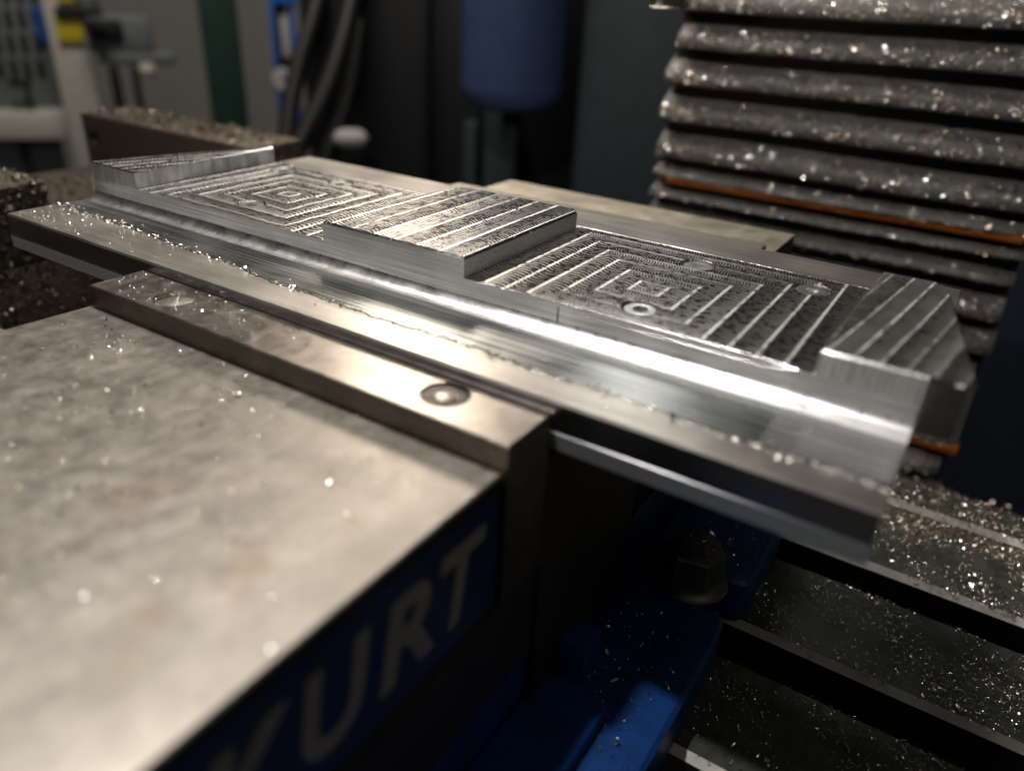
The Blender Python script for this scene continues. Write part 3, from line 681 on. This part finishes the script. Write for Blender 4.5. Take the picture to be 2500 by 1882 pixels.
# white column with yellow labels
REF = (176, 140)
wc = bgthing('white_column', 180, 150, 1400, 'pale column with yellow labels beside the control cabinet', 'column')
vpanel('column_face', 128, 224, -200, 480, 1400, 90, MAT_GREY_LIGHT, wc, 6)
vpanel('yellow_label', 134, 200, -60, 8, 1394, 8, MAT_YELLOW, wc, 1)
vpanel('yellow_label', 137, 203, 42, 104, 1394, 8, MAT_YELLOW, wc, 1)
vpanel('latch_bar', 132, 250, 20, 40, 1385, 20, MAT_BLACKP, wc, 3)
lathe('latch_knob', [(18, 0), (20, 14), (12, 26)], tuple(at(213, 16, 1330)), MAT_GREY_CAB, wc, 20)
# dark instrument on an arm
REF = (300, 100)
ib = bgthing('dark_instrument_box', 300, 90, 1450, 'dark box on two black legs in front of the grey wall', 'instrument')
vpanel('box_body', 212, 372, 40, 132, 1450, 120, MAT_GREY_CAB, ib, 8)
vpanel('box_body', 218, 300, 48, 100, 1440, 30, MAT_BLACKP, ib, 8)
vpanel('arm', 240, 430, 128, 160, 1450, 60, MAT_GREY_CAB, ib, 8)
vpanel('leg', 290, 316, 165, 460, 1450, 30, MAT_BLACKP, ib, 5); vpanel('leg', 343, 362, 165, 460, 1450, 30, MAT_BLACKP, ib, 5)
lathe('knob', [(12, -12), (16, 0), (12, 12)], tuple(at(360, 172, 1430)), MAT_GREY_LIGHT, ib, 20)
REF = None
gp = vpanel('green_post', 497, 590, -300, 560, 1500, 110, MAT_GREEN, None, 6); tag(gp, 'dark green upright post standing before the grey wall', 'post')
# blue level-like frame hanging on the wall
REF = (697, 150)
bf = bgthing('wall_bracket', 695, 120, 1700, 'bright blue upright wall bracket with a white round knob', 'bracket')
vpanel('side_rail', 668, 680, -120, 420, 1700, 40, MAT_BLUE_BR, bf, 3); vpanel('side_rail', 715, 727, -120, 420, 1700, 40, MAT_BLUE_BR, bf, 3)
vpanel('top_rail', 668, 727, -20, 12, 1690, 50, MAT_BLUE_BR, bf, 3); vpanel('web', 680, 715, 12, 420, 1715, 20, MAT_BLACKP, bf, 1)
vpanel('window', 687, 705, 35, 140, 1706, 12, MAT_GREY_LIGHT, bf, 2)
kc = at(692, 196, 1640)
def disc(name, c, r, th, mats, parent, n=28):
    v = Vector(CAM) - Vector(c); R = v.to_track_quat('Z', 'Y').to_matrix()
    vs = []; fs = []
    for (rr, z) in ((r, 0), (r, th * .7), (r * .85, th), (r * .3, th), (r * .26, th * .6)):
        vs += [tuple(Vector(c) + R @ Vector((rr * math.cos(2 * math.pi * i / n), rr * math.sin(2 * math.pi * i / n), z))) for i in range(n)]
    for l in range(4):
        for i in range(n): fs.append((l * n + i, l * n + (i + 1) % n, (l + 1) * n + (i + 1) % n, (l + 1) * n + i))
    fs.append(tuple(4 * n + i for i in range(n)))
    return link(name, mesh(name, vs, fs), mats, parent, 40)
disc('round_knob', kc, 24, 16, MAT_WHITE, bf)
# the machine column behind the vises
REF = (1250, 250)
mc = bgthing('machine_column', 1250, 300, 1200, 'black machine column filling the background behind the vises', 'machine column')
vpanel('column_casting', 745, 1480, -500, 1000, 1150, 200, MAT_BLACKP, mc, 10)
vpanel('column_rib', 1128, 1158, 300, 900, 1120, 30, MAT_CAST, mc, 4)
vpanel('column_rib', 1175, 1250, 262, 900, 1115, 40, MAT_CAST, mc, 4)
vpanel('column_edge', 1030, 1052, -300, 500, 1120, 20, MAT_BLACKP, mc, 8)
REF = None
cs = vpanel('casting_side', 1395, 1800, -400, 1200, 900, 160, MAT_CAST, None, 20); tag(cs, 'dark blue green machine casting left of the pleated cover', 'machine casting')
nv = vpanel('navy_panel', 1800, 4200, -600, 2600, 880, 40, MAT_NAVY, None, 4, yaw=0); tag(nv, 'dark navy machine panel at the right edge of the picture', 'machine panel')
# blue canister
def canister(px0, px1, pyb, D):
    c = at((px0 + px1) / 2, pyb, D); r = np.linalg.norm(at(px1, pyb, D) - at(px0, pyb, D)) / 2
    o = empty('blue_canister', tuple(c), 'blue round bottomed canister hanging on the machine column', 'canister')
    pr = [(r * .5, 0), (r * .8, r * .06), (r * .95, r * .2), (r, r * .42), (r, r * 5)]
    lathe('canister_body', pr, tuple(c), MAT_BLUE_CAN, o, 40)
    lathe('drain_stem', [(r * .18, -r * .6), (r * .2, 0)], tuple(c), MAT_CAST, o, 20)
    s = at((px0 + px1) / 2 + 20, 40, D * .93)
    tube('sight_tube', [tuple(s + np.array([0, 0, 120])), tuple(s), tuple(s - np.array([0, 0, 75]))], 5, MAT_GREY_LIGHT, o)
canister(1124, 1376, 268, 1000)
hz = [((880, -120), (850, 60), (800, 220), (735, 340), (700, 430)), ((800, -120), (770, 40), (715, 200), (690, 420)), ((905, -100), (880, 100), (850, 260), (800, 370), (780, 450))]
for i, pts in enumerate(hz):
    o = tube('black_hose', [tuple(at(a, b, 1050 + 30 * i)) for a, b in pts], 14 - i, MAT_HOSE)
    tag(o, ['thick black hose curving down to the left before the column', 'black hose nearest the blue frame', 'black hose curving furthest right before the column'][i], 'hose', 'hoses before the machine column')
wb = vpanel('white_fitting', 812, 900, 322, 366, 1000, 40, MAT_WHITE, None, 14); tag(wb, 'small blurred white fitting low in front of the black column', 'fitting')
